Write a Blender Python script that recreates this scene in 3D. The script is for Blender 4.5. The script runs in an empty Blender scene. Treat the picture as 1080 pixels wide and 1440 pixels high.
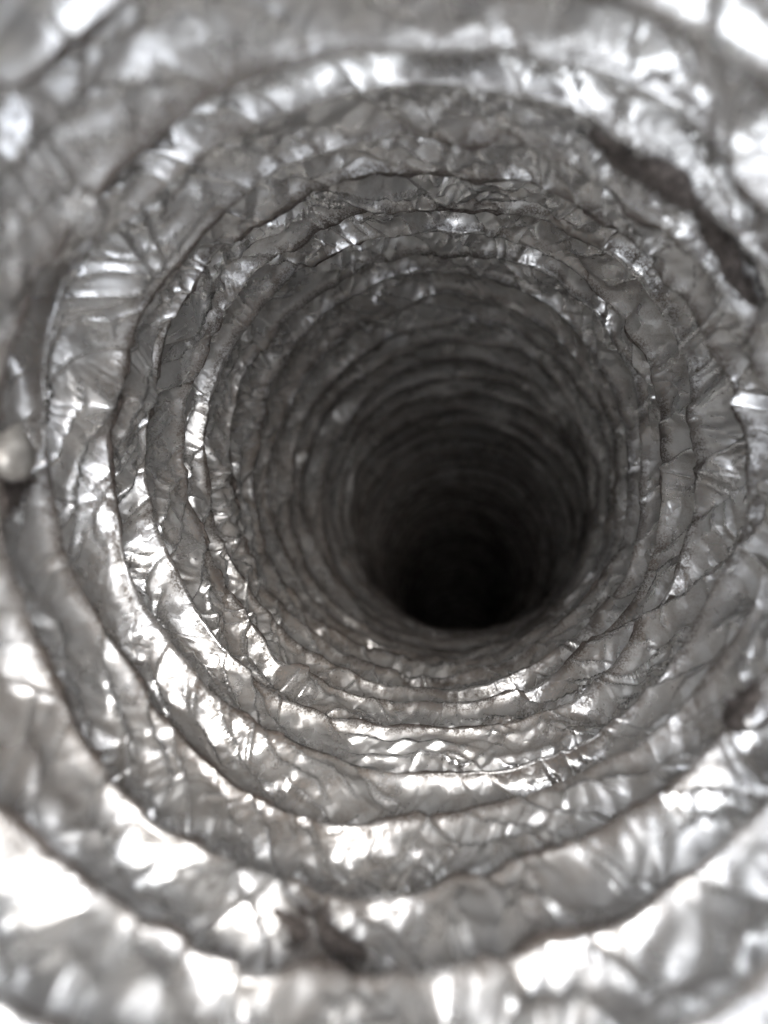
import bpy, math, random
import numpy as np
from mathutils import Vector, Matrix

random.seed(7); np.random.seed(7)
scene = bpy.context.scene
COL = scene.collection
H = 1.5                      # camera height: the duct hangs mouth-up under it, camera looks down its throat
F = 1047.0                   # focal length in pixels of the 1080 x 1440 photograph

# ------------------------------------------------------------------ camera
cam_d = bpy.data.cameras.new('camera'); cam = bpy.data.objects.new('camera', cam_d); COL.objects.link(cam)
cam.location = (0, 0, H)
cam_d.sensor_fit = 'VERTICAL'; cam_d.sensor_height = 36.0; cam_d.lens = 36.0 * F / 1440.0
cam_d.clip_start = 0.002; cam_d.clip_end = 50
cam_d.dof.use_dof = True; cam_d.dof.focus_distance = 0.148
cam_d.dof.aperture_fstop = (cam_d.lens / 1000.0) / 0.0027
scene.camera = cam

# ------------------------------------------------------------------ sky, sun, exposure
SUN_EL, SUN_AZ = math.radians(77), math.radians(20)
w = bpy.data.worlds.new('World'); scene.world = w; w.use_nodes = True
nt = w.node_tree; nt.nodes.clear()
sky = nt.nodes.new('ShaderNodeTexSky'); sky.sky_type = 'NISHITA'; sky.sun_disc = False
sky.sun_elevation = SUN_EL; sky.sun_rotation = SUN_AZ; sky.dust_density = 2.5; sky.air_density = 1.0
bg = nt.nodes.new('ShaderNodeBackground'); bg.inputs['Strength'].default_value = 0.12
wo = nt.nodes.new('ShaderNodeOutputWorld')
# broken bright overcast: white cloud with brighter gaps over the clear sky
tc = nt.nodes.new('ShaderNodeTexCoord')
cn = nt.nodes.new('ShaderNodeTexNoise'); cn.inputs['Scale'].default_value = 2.3; cn.inputs['Detail'].default_value = 4; cn.inputs['Roughness'].default_value = 0.5
nt.links.new(tc.outputs['Generated'], cn.inputs['Vector'])
br = nt.nodes.new('ShaderNodeMapRange'); br.interpolation_type = 'SMOOTHSTEP'
for i_, v_ in enumerate((0.49, 0.62, 5.8, 17.0)): br.inputs[i_ + 1].default_value = v_
nt.links.new(cn.outputs['Fac'], br.inputs[0])
cc = nt.nodes.new('ShaderNodeVectorMath'); cc.operation = 'SCALE'; cc.inputs[0].default_value = (0.98, 0.99, 1.0)
nt.links.new(br.outputs[0], cc.inputs['Scale'])
cmx = nt.nodes.new('ShaderNodeMix'); cmx.data_type = 'RGBA'; cmx.inputs['Factor'].default_value = 0.64
nt.links.new(sky.outputs[0], cmx.inputs['A']); nt.links.new(cc.outputs[0], cmx.inputs['B'])
nt.links.new(cmx.outputs['Result'], bg.inputs[0]); nt.links.new(bg.outputs[0], wo.inputs[0])
sd = bpy.data.lights.new('sun', 'SUN'); sd.energy = 0.6; sd.angle = math.radians(30); sd.color = (1.0, 0.96, 0.91)
sun = bpy.data.objects.new('sun', sd); COL.objects.link(sun)
sdir = Vector((math.sin(SUN_AZ) * math.cos(SUN_EL), math.cos(SUN_AZ) * math.cos(SUN_EL), math.sin(SUN_EL)))
sun.rotation_euler = (-sdir).to_track_quat('-Z', 'Y').to_euler()
scene.view_settings.view_transform = 'Standard'; scene.view_settings.look = 'None'
scene.view_settings.exposure = 1.9; scene.view_settings.gamma = 1.0
scene.view_settings.use_curve_mapping = False
cy = scene.cycles
cy.max_bounces = 10; cy.glossy_bounces = 8; cy.diffuse_bounces = 5
cy.sample_clamp_indirect = 8; cy.sample_clamp_direct = 40; cy.use_denoising = True
cy.caustics_reflective = True; cy.blur_glossy = 0.3

# ------------------------------------------------------------------ materials
def new_mat(name):
    m = bpy.data.materials.new(name); m.use_nodes = True
    n = m.node_tree; n.nodes.clear()
    return m, n
def node(n, t, **kw):
    x = n.nodes.new(t)
    for k, v in kw.items(): setattr(x, k, v)
    return x
def sock(n, a, b): n.links.new(a, b)
def math_n(n, op, a, b=None, clamp=False):
    x = node(n, 'ShaderNodeMath', operation=op, use_clamp=clamp)
    for i, v in enumerate((a, b)):
        if v is None: continue
        if isinstance(v, (int, float)): x.inputs[i].default_value = v
        else: sock(n, v, x.inputs[i])
    return x.outputs[0]
def ramp_n(n, v, a, b, c=0.0, d=1.0, smooth=True):
    x = node(n, 'ShaderNodeMapRange'); x.interpolation_type = 'SMOOTHSTEP' if smooth else 'LINEAR'
    sock(n, v, x.inputs[0])
    for i, q in enumerate((a, b, c, d)): x.inputs[i + 1].default_value = q
    return x.outputs[0]
def noise_n(n, co, scale, detail=4, rough=0.6, dist=0.0):
    x = node(n, 'ShaderNodeTexNoise'); sock(n, co, x.inputs['Vector'])
    x.inputs['Scale'].default_value = scale; x.inputs['Detail'].default_value = detail
    x.inputs['Roughness'].default_value = rough; x.inputs['Distortion'].default_value = dist
    return x.outputs['Fac']

def foil_material():
    m, n = new_mat('dusty_foil')
    co = node(n, 'ShaderNodeTexCoord').outputs['Object']
    s = node(n, 'ShaderNodeAttribute', attribute_name='fold').outputs['Fac']      # 0 just past a wire .. 1 at the next
    deep = node(n, 'ShaderNodeAttribute', attribute_name='depth').outputs['Fac']  # metres from the mouth
    big = noise_n(n, co, 38, 4, 0.6)
    mid = noise_n(n, co, 260, 5, 0.7)
    fine = noise_n(n, co, 2600, 3, 0.75)
    speck = ramp_n(n, fine, 0.42, 0.60)
    # lint settles behind every wire, thicker further down the duct; deep crests also painted with shade
    d1 = ramp_n(n, s, 0.60, 0.02)
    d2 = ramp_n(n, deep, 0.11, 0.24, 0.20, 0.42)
    band = math_n(n, 'MULTIPLY', d1, ramp_n(n, big, 0.38, 0.60))
    patch = ramp_n(n, math_n(n, 'ADD', math_n(n, 'MULTIPLY', mid, 0.6), math_n(n, 'MULTIPLY', big, 0.5)), 0.44, 0.68)
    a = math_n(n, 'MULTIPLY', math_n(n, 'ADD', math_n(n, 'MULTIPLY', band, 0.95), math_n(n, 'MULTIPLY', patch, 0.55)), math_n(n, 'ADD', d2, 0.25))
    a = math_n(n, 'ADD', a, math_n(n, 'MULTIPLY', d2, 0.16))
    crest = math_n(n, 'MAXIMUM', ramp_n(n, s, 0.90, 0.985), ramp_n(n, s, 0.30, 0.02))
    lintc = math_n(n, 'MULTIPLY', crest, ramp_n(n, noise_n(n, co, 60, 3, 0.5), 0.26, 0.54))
    lint_shade = math_n(n, 'MULTIPLY', lintc, ramp_n(n, deep, 0.11, 0.34, 0.70, 1.35))  # crest lint, darkened further down to paint the shaded gaps between rings
    a = math_n(n, 'ADD', a, math_n(n, 'MULTIPLY', lint_shade, 0.75))
    b = math_n(n, 'MULTIPLY', a, math_n(n, 'ADD', math_n(n, 'MULTIPLY', speck, 0.75), 0.6), clamp=True)
    rub = node(n, 'ShaderNodeAttribute', attribute_name='ridge').outputs['Fac']
    b = math_n(n, 'MULTIPLY', b, math_n(n, 'SUBTRACT', 1.0, math_n(n, 'MULTIPLY', rub, 0.75)))
    fac = math_n(n, 'MINIMUM', b, 0.93)
    # fine relief
    v = node(n, 'ShaderNodeTexVoronoi', feature='DISTANCE_TO_EDGE'); v.inputs['Scale'].default_value = 300
    wv = node(n, 'ShaderNodeVectorMath', operation='ADD')
    nz = node(n, 'ShaderNodeTexNoise'); nz.inputs['Scale'].default_value = 180; sock(n, co, nz.inputs['Vector'])
    sc = node(n, 'ShaderNodeVectorMath', operation='SCALE'); sock(n, nz.outputs['Color'], sc.inputs[0]); sc.inputs['Scale'].default_value = 0.004
    sock(n, co, wv.inputs[0]); sock(n, sc.outputs[0], wv.inputs[1]); sock(n, wv.outputs[0], v.inputs['Vector'])
    edge = ramp_n(n, v.outputs['Distance'], 0.0, 0.12, 1.0, 0.0)
    crk = math_n(n, 'MULTIPLY', edge, ramp_n(n, big, 0.42, 0.6))
    hgt = math_n(n, 'ADD', math_n(n, 'MULTIPLY', crk, 0.06), math_n(n, 'MULTIPLY', mid, 0.14))
    b1 = node(n, 'ShaderNodeBump'); b1.inputs['Strength'].default_value = 0.65; b1.inputs['Distance'].default_value = 0.0006
    sock(n, hgt, b1.inputs['Height'])
    b2 = node(n, 'ShaderNodeBump'); b2.inputs['Strength'].default_value = 0.5; b2.inputs['Distance'].default_value = 0.00012
    sock(n, fine, b2.inputs['Height']); sock(n, b1.outputs[0], b2.inputs['Normal'])
    # tiny flat facets: each cell of the crumple tips its own way
    nrm = b1.outputs[0]
    for scl, amt in ((330, 0.17), (900, 0.13)):
        vc = node(n, 'ShaderNodeTexVoronoi', feature='F1'); vc.inputs['Scale'].default_value = scl
        sock(n, co, vc.inputs['Vector'])
        c0 = node(n, 'ShaderNodeVectorMath', operation='SUBTRACT'); sock(n, vc.outputs['Color'], c0.inputs[0]); c0.inputs[1].default_value = (0.5, 0.5, 0.5)
        c1 = node(n, 'ShaderNodeVectorMath', operation='SCALE'); sock(n, c0.outputs[0], c1.inputs[0])
        sock(n, math_n(n, 'MULTIPLY', ramp_n(n, noise_n(n, co, 45 + scl / 20, 2, 0.5), 0.38, 0.60), amt), c1.inputs['Scale'])
        c2 = node(n, 'ShaderNodeVectorMath', operation='ADD'); sock(n, nrm, c2.inputs[0]); sock(n, c1.outputs[0], c2.inputs[1])
        c3 = node(n, 'ShaderNodeVectorMath', operation='NORMALIZE'); sock(n, c2.outputs[0], c3.inputs[0]); nrm = c3.outputs[0]
    metal = node(n, 'ShaderNodeBsdfPrincipled')
    metal.inputs['Base Color'].default_value = (0.905, 0.91, 0.905, 1); metal.inputs['Metallic'].default_value = 0.78
    sock(n, math_n(n, 'MULTIPLY', ramp_n(n, noise_n(n, co, 120, 3, 0.6), 0.35, 0.62, 0.20, 0.44), math_n(n, 'SUBTRACT', 1.0, math_n(n, 'MULTIPLY', rub, 0.5))), metal.inputs['Roughness']); sock(n, nrm, metal.inputs['Normal'])
    dust = node(n, 'ShaderNodeBsdfPrincipled')
    cr = node(n, 'ShaderNodeMix', data_type='RGBA'); sock(n, fine, cr.inputs['Factor'])
    cr.inputs['A'].default_value = (0.12, 0.096, 0.080, 1); cr.inputs['B'].default_value = (0.50, 0.41, 0.335, 1)
    dk = node(n, 'ShaderNodeMix', data_type='RGBA'); sock(n, math_n(n, 'MULTIPLY', lint_shade, 0.85), dk.inputs['Factor'])
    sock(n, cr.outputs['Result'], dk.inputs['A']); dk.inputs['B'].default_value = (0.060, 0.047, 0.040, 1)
    sock(n, dk.outputs['Result'], dust.inputs['Base Color'])
    dust.inputs['Roughness'].default_value = 0.85; sock(n, b2.outputs[0], dust.inputs['Normal'])
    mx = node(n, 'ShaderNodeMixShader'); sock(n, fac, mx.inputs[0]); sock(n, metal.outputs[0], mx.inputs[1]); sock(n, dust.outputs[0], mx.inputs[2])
    o = node(n, 'ShaderNodeOutputMaterial'); sock(n, mx.outputs[0], o.inputs['Surface'])
    return m
def lint_material(name, c0, c1, metal=0.0, rough=0.9, scale=1500):
    m, n = new_mat(name)
    co = node(n, 'ShaderNodeTexCoord').outputs['Object']
    f = noise_n(n, co, scale, 4, 0.7)
    cr = node(n, 'ShaderNodeMix', data_type='RGBA'); sock(n, ramp_n(n, f, 0.35, 0.65), cr.inputs['Factor'])
    cr.inputs['A'].default_value = (*c0, 1); cr.inputs['B'].default_value = (*c1, 1)
    p = node(n, 'ShaderNodeBsdfPrincipled'); sock(n, cr.outputs['Result'], p.inputs['Base Color'])
    p.inputs['Roughness'].default_value = rough; p.inputs['Metallic'].default_value = metal
    b = node(n, 'ShaderNodeBump'); b.inputs['Strength'].default_value = 0.6; b.inputs['Distance'].default_value = 0.0003
    sock(n, f, b.inputs['Height']); sock(n, b.outputs[0], p.inputs['Normal'])
    o = node(n, 'ShaderNodeOutputMaterial'); sock(n, p.outputs[0], o.inputs['Surface'])
    return m
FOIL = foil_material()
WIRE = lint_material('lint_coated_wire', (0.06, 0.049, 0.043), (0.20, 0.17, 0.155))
LINT = lint_material('brown_lint', (0.13, 0.112, 0.104), (0.34, 0.30, 0.28), scale=900)
KNOB = lint_material('dull_bright_metal', (0.42, 0.40, 0.37), (0.72, 0.70, 0.66), metal=0.5, rough=0.42, scale=500)

# ------------------------------------------------------------------ centre line of the duct (camera space: x right, y up, z ahead; metres)
CL = np.array([  # z, x, y
    (-0.08, -0.001, -0.0015), (-0.02, 0.000, -0.0005), (0.05, 0.0008, -0.0003), (0.08, 0.0015, 0.0000), (0.109, 0.0044, 0.0034), (0.147, 0.0086, 0.0092),
    (0.175, 0.0108, 0.0102), (0.21, 0.0142, 0.0096), (0.25, 0.0208, 0.0072), (0.287, 0.0282, 0.0046), (0.34, 0.0352, -0.0048), (0.40, 0.0410, -0.0172), (0.47, 0.0470, -0.0310), (0.55, 0.0530, -0.0455),
    (0.68, 0.0650, -0.0680), (0.80, 0.0760, -0.0880), (0.95, 0.0880, -0.1250), (1.10, 0.108, -0.190), (1.22, 0.110, -0.280), (1.30, 0.110, -0.39)])
def spline(x, y, q):                                      # monotone-ish cubic Hermite
    m = np.gradient(y, x); i = np.clip(np.searchsorted(x, q) - 1, 0, len(x) - 2)
    h = x[i + 1] - x[i]; t = (q - x[i]) / h
    return ((2*t**3-3*t**2+1)*y[i] + (t**3-2*t**2+t)*h*m[i] + (-2*t**3+3*t**2)*y[i+1] + (t**3-t**2)*h*m[i+1])
zq = np.linspace(CL[0, 0], CL[-1, 0], 1400)
axis = np.stack([spline(CL[:, 0], CL[:, 1], zq), spline(CL[:, 0], CL[:, 2], zq), -zq], 1)
ker = np.hanning(61); ker /= ker.sum()
for k in range(2):
    pad = np.pad(axis[:, k], 30, mode='reflect', reflect_type='odd'); axis[:, k] = np.convolve(pad, ker, 'valid')
arc = np.concatenate([[0], np.cumsum(np.linalg.norm(np.diff(axis, axis=0), axis=1))])
tang = np.gradient(axis, arc, axis=0); tang /= np.linalg.norm(tang, axis=1)[:, None]
e1 = np.array([1.0, 0, 0]) - tang * tang[:, :1]; e1 /= np.linalg.norm(e1, axis=1)[:, None]
e2 = np.cross(e1, tang)
if e2[0, 1] < 0: e2 = -e2
def along(a, arr): return np.stack([np.interp(a, arc, arr[:, k]) for k in range(3)], -1)
def z_to_arc(z): return float(np.interp(z, zq, arc))

# wire positions at the top of the duct, one per turn (depths in cm)
zs = [-5.0, -3.4, -1.8, -0.2, 1.4, 3.0, 4.3, 5.4, 6.7, 8.2, 9.6, 11.2, 12.6, 14.6, 16.0, 17.5, 19.3, 21.1, 22.9, 25.0, 26.9, 29.0]
rw = random.Random(3)
while zs[-1] < 124: zs.append(zs[-1] + 2.05 + rw.uniform(-0.28, 0.28) + (0.5 if zs[-1] > 70 else 0))
WPOS = np.array([z_to_arc(z / 100) for z in zs]); NT = len(zs) - 2
R0 = 0.0500; TAU = 2 * math.pi

# ------------------------------------------------------------------ noise on the unrolled foil (u = turns around, periodic; v = metres along)
def hsh(i, j, k):
    x = (i.astype(np.int64) * 374761393 + j.astype(np.int64) * 668265263 + k * 1274126177) & 0xffffffff
    x = ((x ^ (x >> 13)) * 1274126177) & 0xffffffff
    x = ((x ^ (x >> 16)) * 2246822519) & 0xffffffff
    x ^= x >> 15
    return (x & 0xffffff) / float(0x1000000)
def vnoise(u, v, nu, lv, k):                              # smooth value noise, nu cells round, lv metres long
    x = u * nu; y = v / lv; i = np.floor(x); j = np.floor(y); fx = x - i; fy = y - j
    fx = fx * fx * (3 - 2 * fx); fy = fy * fy * (3 - 2 * fy); i = i.astype(int); j = j.astype(int)
    g = lambda a, b: hsh((i + a) % nu, j + b, k)
    return ((g(0, 0) * (1 - fx) + g(1, 0) * fx) * (1 - fy) + (g(0, 1) * (1 - fx) + g(1, 1) * fx) * fy) * 2 - 1
def cells(u, v, nu, lv, shear, k, wgt=0.25):              # dimples meeting in sharp creases
    x = u * nu + shear * v / lv; y = v / lv
    i = np.floor(x).astype(int); j = np.floor(y).astype(int); best = np.full(u.shape, 9.0)
    for a in (-1, 0, 1):
        for b in (-1, 0, 1):
            ii, jj = (i + a) % nu, j + b
            dx = x - (i + a + 0.1 + 0.8 * hsh(ii, jj, k)); dy = y - (jj + 0.1 + 0.8 * hsh(ii, jj, k + 1))
            best = np.minimum(best, dx * dx + dy * dy + wgt * hsh(ii, jj, k + 2))
    return best
def facets(u, v, nu, lv, shear, k):                       # flat triangles between random corners, -1 .. 1
    x = u * nu + shear * v / lv; y = v / lv
    i = np.floor(x).astype(int); j = np.floor(y).astype(int); fx = x - i; fy = y - j
    g = lambda a, b: hsh((i + a) % nu, j + b, k)
    a, b, c, d = g(0, 0), g(1, 0), g(0, 1), g(1, 1)
    up = a + fx * (b - a) + fy * (d - b); lo = a + fy * (c - a) + fx * (d - c)
    return np.where(fx > fy, up, lo) * 2 - 1
def pinch(u, v, nu, lv, shear, k, width):                 # thin pinched crease lines, 0 .. 1; width in cells
    x = u * nu + shear * v / lv + 0.6 * facets(u, v, max(5, nu // 2), lv, 0.0, k)
    f = x - np.floor(x); i = np.floor(x).astype(int)
    on = vnoise(u, v, nu, lv * 1.1, k + 3) > 0.05
    return np.clip(1 - np.abs(f - 0.5) / width, 0, 1) * np.clip(vnoise(u, v, nu, lv * 1.1, k + 3) * 2.5, 0, 1)
def creases(u, v, nu, lv, shear, k):                      # long straight fold lines (triangle wave)
    x = u * nu + shear * v / lv + 0.35 * vnoise(u, v, max(6, nu // 3), lv * 2, k)
    return np.abs((x - np.floor(x)) * 2 - 1)

def surface(tau, s, full=False):
    """tau: turns counted from the mouth (tau = 0 at the top of the mouth); s: 0 at this wire, 1 at the next."""
    u = tau + 0.25; u = u - np.floor(u); ang = u * TAU
    idx = np.arange(len(WPOS))
    def wire(t):
        return np.interp(t, idx, WPOS) + 0.0026 * vnoise(u, t, 6, 1.0, 11) + 0.0012 * facets(u, t, 17, 0.9, 0.0, 12) + 0.0004 * facets(u, t, 41, 0.9, 0.0, 13)
    w0 = wire(tau); w1 = wire(tau + 1); pitch = w1 - w0
    v = w0 + (w1 - w0) * s
    near = np.clip((0.44 - v) / 0.18, 0.0, 1.0)
    # profile: crest on the wire, quick step out behind it, slow slope back in to the next wire
    A = (0.0030 + 0.0022 * vnoise(u, tau + s, 9, 1.3, 21) + 0.0010 * vnoise(u, tau + s, 31, 1.0, 22)) * (1.55 - 0.30 * near)
    rise = np.clip(s / 0.30, 0, 1); rise = rise * rise * (3 - 2 * rise)
    fall = np.clip((1 - s) / 0.72, 0, 1)
    prof = rise * (fall ** 0.85)
    mid = np.clip(1 - np.abs(s - 0.52 - 0.16 * vnoise(u, v, 11, 0.03, 23)) / 0.13, 0, 1)
    fold = mid * np.clip(vnoise(u, v, 6, 0.028, 24) + 0.15, 0, 1)      # a second soft fold here and there
    mask = np.clip(np.minimum(s, 1 - s) / 0.22, 0, 1) ** 0.7
    # crumple
    wu = u + 0.016 * facets(u, v, 9, 0.021, 0.3, 31) + 0.004 * vnoise(u, v, 40, 0.007, 33); wv = v + 0.0045 * facets(u, v, 13, 0.017, -0.4, 32)
    f1 = facets(wu, wv, 13, 0.0150, 1.3, 41)                           # long flats slanting clockwise into the duct
    f2 = facets(wu, wv, 30, 0.0085, 1.3, 51)
    f3 = facets(wu, wv, 64, 0.0046, 0.9, 61)
    f4 = facets(wu, wv, 140, 0.0023, -0.5, 66)
    f5 = facets(wu + 0.0015 * f2, wv - 0.0006 * f3, 230, 0.0014, 0.7, 68)
    crumpled = np.clip(vnoise(u, v, 11, 0.022, 69) * 1.8 + 0.1, 0, 1)
    p1 = pinch(wu, wv, 20, 0.013, 1.6, 71, 0.08); p2 = pinch(wu, wv, 36, 0.010, 1.9, 81, 0.10); p3 = pinch(wu, wv, 60, 0.007, -0.7, 86, 0.16)
    # overlapping slanted pleats: a slow ramp and a sudden drop
    def pleat(nu, lv, shear, k, lip=0.10):
        x = wu * nu + shear * wv / lv + 0.8 * facets(u, v, max(5, nu // 2), lv * 1.6, 0.2, k); f = x - np.floor(x)
        saw = np.where(f < 1 - lip, f / (1 - lip), (1 - f) / lip)
        return saw * (0.25 + 0.75 * hsh(np.floor(x).astype(int) % nu, np.floor(v / (lv * 2)).astype(int) * 0, k + 1)) * np.clip(vnoise(u, v, nu, lv * 1.3, k + 2) * 2.0 + 0.7, 0, 1)
    q1 = pleat(12, 0.016, 1.5, 111, 0.07); q2 = pleat(29, 0.012, 1.7, 121, 0.08)
    rough = 0.55 + 0.7 * np.clip(vnoise(u, v, 7, 0.05, 91) + 0.35, 0, 1)
    h = 0.0018 * f1 + 0.0019 * f2 + 0.00140 * f3 * rough + 0.00062 * f4 * rough + 0.00040 * f5 * crumpled + 0.0007 * f3 * crumpled * f2 - 0.0008 * p1 - 0.0007 * p2 - 0.0005 * p3 * rough - 0.0030 * (q1 - 0.4) - 0.0018 * (q2 - 0.35)
    h *= (0.27 + 0.73 * mask) * (0.34 + 0.76 * near)
    e_ = np.minimum(s, 1 - s) * pitch / 0.0009
    bead = 0.0008 * np.exp(-e_ * e_)
    soft = 0.0020 * vnoise(u, v, 5, 0.05, 95) + 0.0012 * vnoise(u, v, 12, 0.02, 96)
    rad = R0 + A * prof * 1.5 - 0.0020 * fold + h + soft - bead
    sh = v + 0.0016 * vnoise(u, v, 26, 0.010, 97) * mask               # sideways shuffle so creases lean
    sh = np.clip(sh, arc[0], arc[-1])
    c = along(sh, axis); a1 = along(sh, e1); a2 = along(sh, e2)
    a1 = a1 / np.linalg.norm(a1, axis=-1)[..., None]; a2 = a2 / np.linalg.norm(a2, axis=-1)[..., None]
    P = c + (a1 * np.cos(ang)[..., None] + a2 * np.sin(ang)[..., None]) * rad[..., None]
    P[..., 2] += H
    return (P, v, h) if full else (P, v)

def grid_mesh(name, P, N=None, attrs=None, wrap=False):
    r, c = P.shape[:2]
    me = bpy.data.meshes.new(name)
    idx = np.arange(r * c).reshape(r, c)
    if wrap: idx = np.concatenate([idx, idx[:, :1]], 1)
    q = np.stack([idx[:-1, :-1], idx[:-1, 1:], idx[1:, 1:], idx[1:, :-1]], -1).reshape(-1, 4)
    me.vertices.add(r * c); me.vertices.foreach_set('co', P.reshape(-1).astype(np.float32))
    me.loops.add(q.size); me.loops.foreach_set('vertex_index', q.reshape(-1).astype(np.int32))
    me.polygons.add(len(q)); me.polygons.foreach_set('loop_start', np.arange(0, q.size, 4, dtype=np.int32))
    me.update(calc_edges=True); me.shade_smooth()
    for k, val in (attrs or {}).items():
        a = me.attributes.new(k, 'FLOAT', 'POINT'); a.data.foreach_set('value', val.reshape(-1).astype(np.float32))
    if N is not None: me.normals_split_custom_set_from_vertices(N.reshape(-1, 3).astype(np.float32))
    return me
def link(name, me, mat, parent=None):
    o = bpy.data.objects.new(name, me); COL.objects.link(o)
    if mat and not me.materials: me.materials.append(mat)
    if parent: o.parent = parent
    return o

duct = bpy.data.objects.new('flexible_duct', None); COL.objects.link(duct)
duct['label'] = 'crumpled silver foil flexible duct coated with brown dust, seen from inside its open mouth'
duct['category'] = 'air duct'
duct.empty_display_size = 0.05

PTS = []
for nb in range(NT):
    z0 = zs[nb]
    if z0 < 3: cols, rows = 240, 14
    elif z0 < 5: cols, rows = 480, 26
    elif z0 < 7: cols, rows = 900, 36
    elif z0 < 20: cols, rows = 1350, 52
    elif z0 < 30: cols, rows = 900, 36
    elif z0 < 60: cols, rows = 480, 20
    else: cols, rows = 240, 12
    ds = 1.0 / (rows - 1); dt = 1.0 / (cols - 1)
    jt = (np.arange(cols + 2) - 1) * dt + nb; js = (np.arange(rows + 2) - 1) * ds
    T, S = np.meshgrid(jt, js); S = S.copy()
    lo = S < 0; hi = S > 1                                   # extra rows only serve the normals: same surface, previous or next turn
    T = np.where(lo, T - 1, np.where(hi, T + 1, T)); S = np.where(lo, S + 1, np.where(hi, S - 1, S))
    T = np.clip(T, 0, NT + 0.999)
    P, V, Hh = surface(T, S, True)
    sp = TAU * R0 / cols                                      # ridges standing proud are rubbed clean
    k2 = max(1, int(round(0.00045 / sp))); Hs = np.pad(Hh, k2, mode='edge')
    r_, c_ = Hh.shape
    L = (Hs[:r_, k2:k2 + c_] + Hs[2 * k2:, k2:k2 + c_] + Hs[k2:k2 + r_, :c_] + Hs[k2:k2 + r_, 2 * k2:]) / 4 - Hh
    ridge = np.clip((L / 0.00016 - 0.3), 0, 1)[1:-1, 1:-1]
    du = P[1:-1, 2:] - P[1:-1, :-2]; dv = P[2:, 1:-1] - P[:-2, 1:-1]
    N = np.cross(du, dv); ln = np.linalg.norm(N, axis=-1); N /= np.maximum(ln, 1e-12)[..., None]
    P = P[1:-1, 1:-1]; S2 = S[1:-1, 1:-1].copy()
    # face and vertex normals must agree (quads are wound col, then row)
    me = grid_mesh('foil_band', P, N, {'fold': S2, 'depth': V[1:-1, 1:-1], 'ridge': ridge})
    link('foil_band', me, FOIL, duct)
    if 3 <= nb < 20: PTS.append(np.concatenate([P.reshape(-1, 3)[::7], N.reshape(-1, 3)[::7]], 1))
PTS = np.concatenate(PTS)

# ------------------------------------------------------------------ the spring wire under the foil edge, coated in lint
def wire_coil():
    per = 420; n = (NT) * per; t = np.linspace(0.0, NT - 0.01, n)
    P, V = surface(t, np.full(n, 0.045))
    T = np.gradient(P, axis=0); T /= np.linalg.norm(T, axis=1)[:, None]
    ac = along(np.clip(V, arc[0], arc[-1]), axis); ac[:, 2] += H
    O = P - ac; O -= T * (O * T).sum(1)[:, None]; O /= np.linalg.norm(O, axis=1)[:, None]
    B = np.cross(T, O)
    rr = 0.00036 * (1 + 0.35 * vnoise(t % 1.0, V, 120, 0.002, 101) + 0.5 * np.clip(vnoise(t % 1.0, V, 9, 0.01, 102), 0, 1))
    rr *= 1 + 2.4 * np.clip((V - 0.24) / 0.3, 0, 1)  # lint coat widened with depth to stand for shadow lines too
    k = np.arange(7) / 7 * TAU
    G = (P - O * 0.00005)[:, None] + (O[:, None] * np.cos(k)[None, :, None] + B[:, None] * np.sin(k)[None, :, None]) * rr[:, None, None]
    me = grid_mesh('wire_coil', G, wrap=True)
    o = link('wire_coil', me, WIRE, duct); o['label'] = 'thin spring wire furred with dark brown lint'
wire_coil()

def end_light_stop():  # added, unseen: closes the far end so no sky light leaks in
    T, S = np.meshgrid(NT - 0.001 + np.linspace(-1, 0, 64), [1.0]); P, V = surface(T, S); c = P[0].mean(0)
    G = np.stack([c + (P[0] - c) * k for k in (1.25, 1.0, 0.6, 0.2, 0.01)], 0); G[2:, :, 2] -= 0.01
    me = grid_mesh('end_light_stop', G, wrap=True, attrs={'fold': np.zeros(G.shape[:2]), 'depth': np.ones(G.shape[:2])})
    link('end_light_stop', me, FOIL, duct)
end_light_stop()

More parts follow.
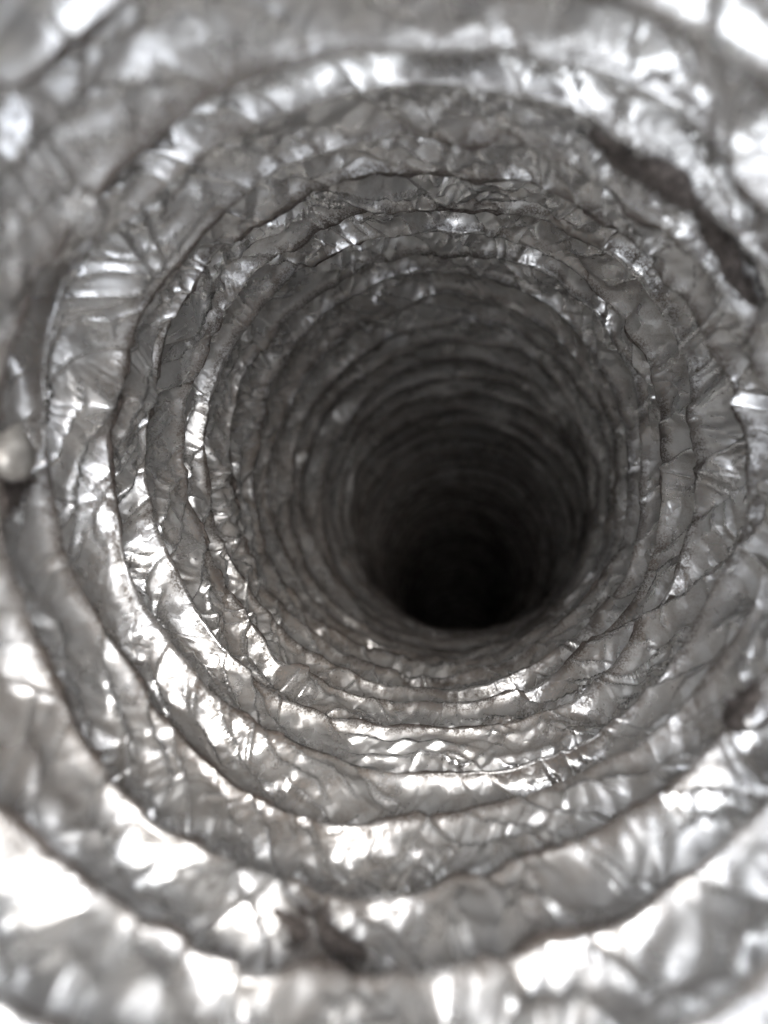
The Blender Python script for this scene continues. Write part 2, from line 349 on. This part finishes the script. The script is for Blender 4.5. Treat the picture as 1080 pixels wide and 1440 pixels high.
# ------------------------------------------------------------------ loose things caught on the wall
def find(px, py):
    """Point and inward normal of the foil where the duct wall lies in that direction."""
    q = PTS[:, :3]; d = H - q[:, 2]; ok = d > 0.02
    x = 540 + F * q[:, 0] / np.where(ok, d, 1); y = 720 - F * q[:, 1] / np.where(ok, d, 1)
    e = (x - px) ** 2 + (y - py) ** 2; c = np.where(ok & (e < 9 ** 2))[0]
    if len(c) == 0: c = np.array([np.argmin(np.where(ok, e, 1e9))])
    i = c[np.argmin(d[c])]
    p = q[i]; a = np.array([np.interp(d[i], zq, axis[:, 0]), np.interp(d[i], zq, axis[:, 1]), p[2]])
    nn = a - p; nn /= np.linalg.norm(nn)
    return Vector(p), Vector(nn)
def frame(nn, along_dir):
    t = (along_dir - nn * along_dir.dot(nn)).normalized(); return t, nn, t.cross(nn)
def clump_mesh(path, rads, seed, flat=0.5, fibres=420):
    """Matted lint: a lumpy flattened roll along a path plus stray fibres."""
    rr = random.Random(seed); path = np.array(path); n = 60; m = 20
    k = np.linspace(0, len(path) - 1, n); C = np.stack([np.interp(k, range(len(path)), path[:, a]) for a in range(3)], 1)
    for _ in range(4): C[1:-1] = (C[:-2] + C[1:-1] * 2 + C[2:]) / 4
    R = np.interp(k, range(len(rads)), rads); R *= np.sqrt(np.clip(1 - (np.linspace(-1, 1, n)) ** 6, 0.01, 1))
    T = np.gradient(C, axis=0); T /= np.linalg.norm(T, axis=1)[:, None]
    A = np.zeros_like(C); mid = C.mean(0)
    ax = np.stack([np.interp(H - C[:, 2], zq, axis[:, 0]), np.interp(H - C[:, 2], zq, axis[:, 1]), C[:, 2]], 1)
    A = ax - C; A -= T * (A * T).sum(1)[:, None]; A /= np.linalg.norm(A, axis=1)[:, None]; B = np.cross(T, A)
    ph = np.arange(m) / m
    U, Vv = np.meshgrid(ph, np.arange(n) * 1.0)
    nz = 1 + 0.40 * vnoise(U, Vv, 5, 7.0, seed) + 0.28 * vnoise(U, Vv, 10, 2.3, seed + 1) + 0.15 * vnoise(U, Vv, 20, 1.0, seed + 2)
    G = C[:, None] + (A[:, None] * (np.sin(ph * TAU) * flat)[None, :, None] + B[:, None] * np.cos(ph * TAU)[None, :, None]) * (R[:, None] * nz)[..., None]
    verts = [tuple(p) for p in G.reshape(-1, 3)]; faces = []
    for i in range(n - 1):
        for j in range(m):
            faces.append((i * m + j, i * m + (j + 1) % m, (i + 1) * m + (j + 1) % m, (i + 1) * m + j))
    faces.append(tuple(range(m))[::-1]); faces.append(tuple((n - 1) * m + j for j in range(m)))
    fv, ff = [], []
    for f in range(fibres):
        i = rr.randrange(n); j = rr.randrange(m); p = Vector(G[i, j]); d = (p - Vector(C[i])).normalized()
        d = (d + Vector((rr.gauss(0, .7), rr.gauss(0, .7), rr.gauss(0, .7)))).normalized(); L = rr.uniform(.3, 1.3) * max(R[i], .0008)
        wdt = rr.uniform(.00004, .00009); b = len(fv)
        for sgm in range(5):
            q = p + d * (L * sgm / 4); side = d.orthogonal().normalized() * wdt; s2 = d.cross(side).normalized() * wdt
            fv += [tuple(q + side), tuple(q - side * .5 + s2), tuple(q - side * .5 - s2)]
            d = (d + Vector((rr.gauss(0, .35), rr.gauss(0, .35), rr.gauss(0, .35)))).normalized()
        for sgm in range(4):
            o = b + sgm * 3
            for a in range(3): ff.append((o + a, o + (a + 1) % 3, o + 3 + (a + 1) % 3, o + 3 + a))
    return (verts, faces), (fv, ff)
def lint(pix, rads, seed, label, flat=0.28, lift=0.1):
    path = []
    for k, (px, py) in enumerate(pix):
        p, nn = find(px, py); path.append(tuple(p + nn * rads[min(k, len(rads) - 1)] * lift))
    base = Vector(path[len(path) // 2])
    t = bpy.data.objects.new('lint_clump', None); COL.objects.link(t); t.location = base
    t['label'] = label; t['category'] = 'lint'
    (v, f), (fv, ff) = clump_mesh(path, rads, seed, flat)
    for nm, vv, fc in (('matted_lint', v, f), ('stray_fibres', fv, ff)):
        me = bpy.data.meshes.new(nm); me.from_pydata([(a - base.x, b - base.y, c - base.z) for a, b, c in vv], [], fc); me.update(); me.shade_smooth()
        o = link(nm, me, LINT, t)
        if nm == 'stray_fibres': o['kind'] = 'stuff'
lint([(375, 1285), (415, 1300), (460, 1322), (512, 1342)], [0.0022, 0.0031, 0.0022, 0.0010], 201,
     'dark brown lint clump on the blurred foil at the bottom of the duct mouth')
lint([(835, 185), (880, 222), (930, 250), (985, 290)], [0.0017, 0.0028, 0.0026, 0.0018], 211,
     'long dark brown lint roll on the upper right fold, above the other lint there')
lint([(985, 290), (1010, 335), (1035, 380), (1062, 425)], [0.0015, 0.0022, 0.0026, 0.0015], 221,
     'brown lint streak at the right edge, just below the long upper right roll')
lint([(1052, 968), (1040, 990), (1026, 1012)], [0.0012, 0.0019, 0.0011], 231,
     'small dark lint tuft on the shiny fold at lower right edge')
lint([(4, 702), (28, 684), (50, 662)], [0.0012, 0.0015, 0.0009], 241,
     'dark lint wedge right under the pale rounded knob at the left edge')

def knob():
    p, nn = find(-18, 640)
    t, a, b = frame(nn, Vector((0, 0, 1)))
    base = p
    root = bpy.data.objects.new('metal_knob', None); COL.objects.link(root); root.location = base
    root['label'] = 'small pale rounded metal knob poking in at the left edge of the duct'; root['category'] = 'knob'
    def lathe(prof, name, dent=0.0):
        m = 28; vs = []; fs = []
        for r, h in prof:
            for j in range(m):
                g = j / m * TAU; q = r * (1 + dent * (math.sin(3 * g + h * 900) + 0.6 * math.sin(7 * g - h * 2100) + 0.5 * math.sin(2 * g + h * 3300)))
                q *= 1.15; vs.append(tuple(t * (q * math.cos(g)) + b * (q * math.sin(g)) + a * h))
        for i in range(len(prof) - 1):
            for j in range(m): fs.append((i * m + j, i * m + (j + 1) % m, (i + 1) * m + (j + 1) % m, (i + 1) * m + j))
        fs.append(tuple((len(prof) - 1) * m + j for j in range(m)))
        me = bpy.data.meshes.new(name); me.from_pydata(vs, [], fs); me.update(); me.shade_smooth(); link(name, me, KNOB, root)
    lathe([(0.0015, -0.002), (0.0015, 0.0022)], 'shank')
    lathe([(0.0014, 0.0018), (0.0024, 0.0019), (0.0028, 0.0026), (0.0029, 0.0034), (0.0026, 0.0042), (0.0018, 0.0049), (0.0007, 0.0052)], 'head', 0.12)
knob()

def pucker(px, py, size, seed):
    """A pinched knot of foil standing off the wall."""
    p, nn = find(px, py); t, a, b = frame(nn, Vector((0, 0, 1)))
    m, n = 64, 44; U, Vv = np.meshgrid(np.arange(m) / m, np.linspace(0, 1, n))
    w_ = cells(U, Vv, 7, 0.30, 0.4, seed) * 0.55 + cells(U, Vv, 16, 0.14, 0.3, seed + 5) * 0.30
    rad = size * np.cos(Vv * math.pi / 2 * 0.99) ** 0.6 * (1.15 - w_); hh = size * 0.9 * np.sin(Vv * math.pi / 2) * (1.1 - 0.8 * w_)
    g = U * TAU
    G = np.array(p)[None, None] + np.array(t) * (rad * np.cos(g) * 1.2)[..., None] + np.array(b) * (rad * np.sin(g))[..., None] + np.array(a) * (hh - size * 0.15)[..., None]
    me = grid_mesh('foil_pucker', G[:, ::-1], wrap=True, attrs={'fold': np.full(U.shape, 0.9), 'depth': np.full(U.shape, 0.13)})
    o = link('foil_pucker', me, FOIL, duct); o['label'] = 'pinched knot of foil on the left wall'
pucker(112, 302, 0.0030, 301)
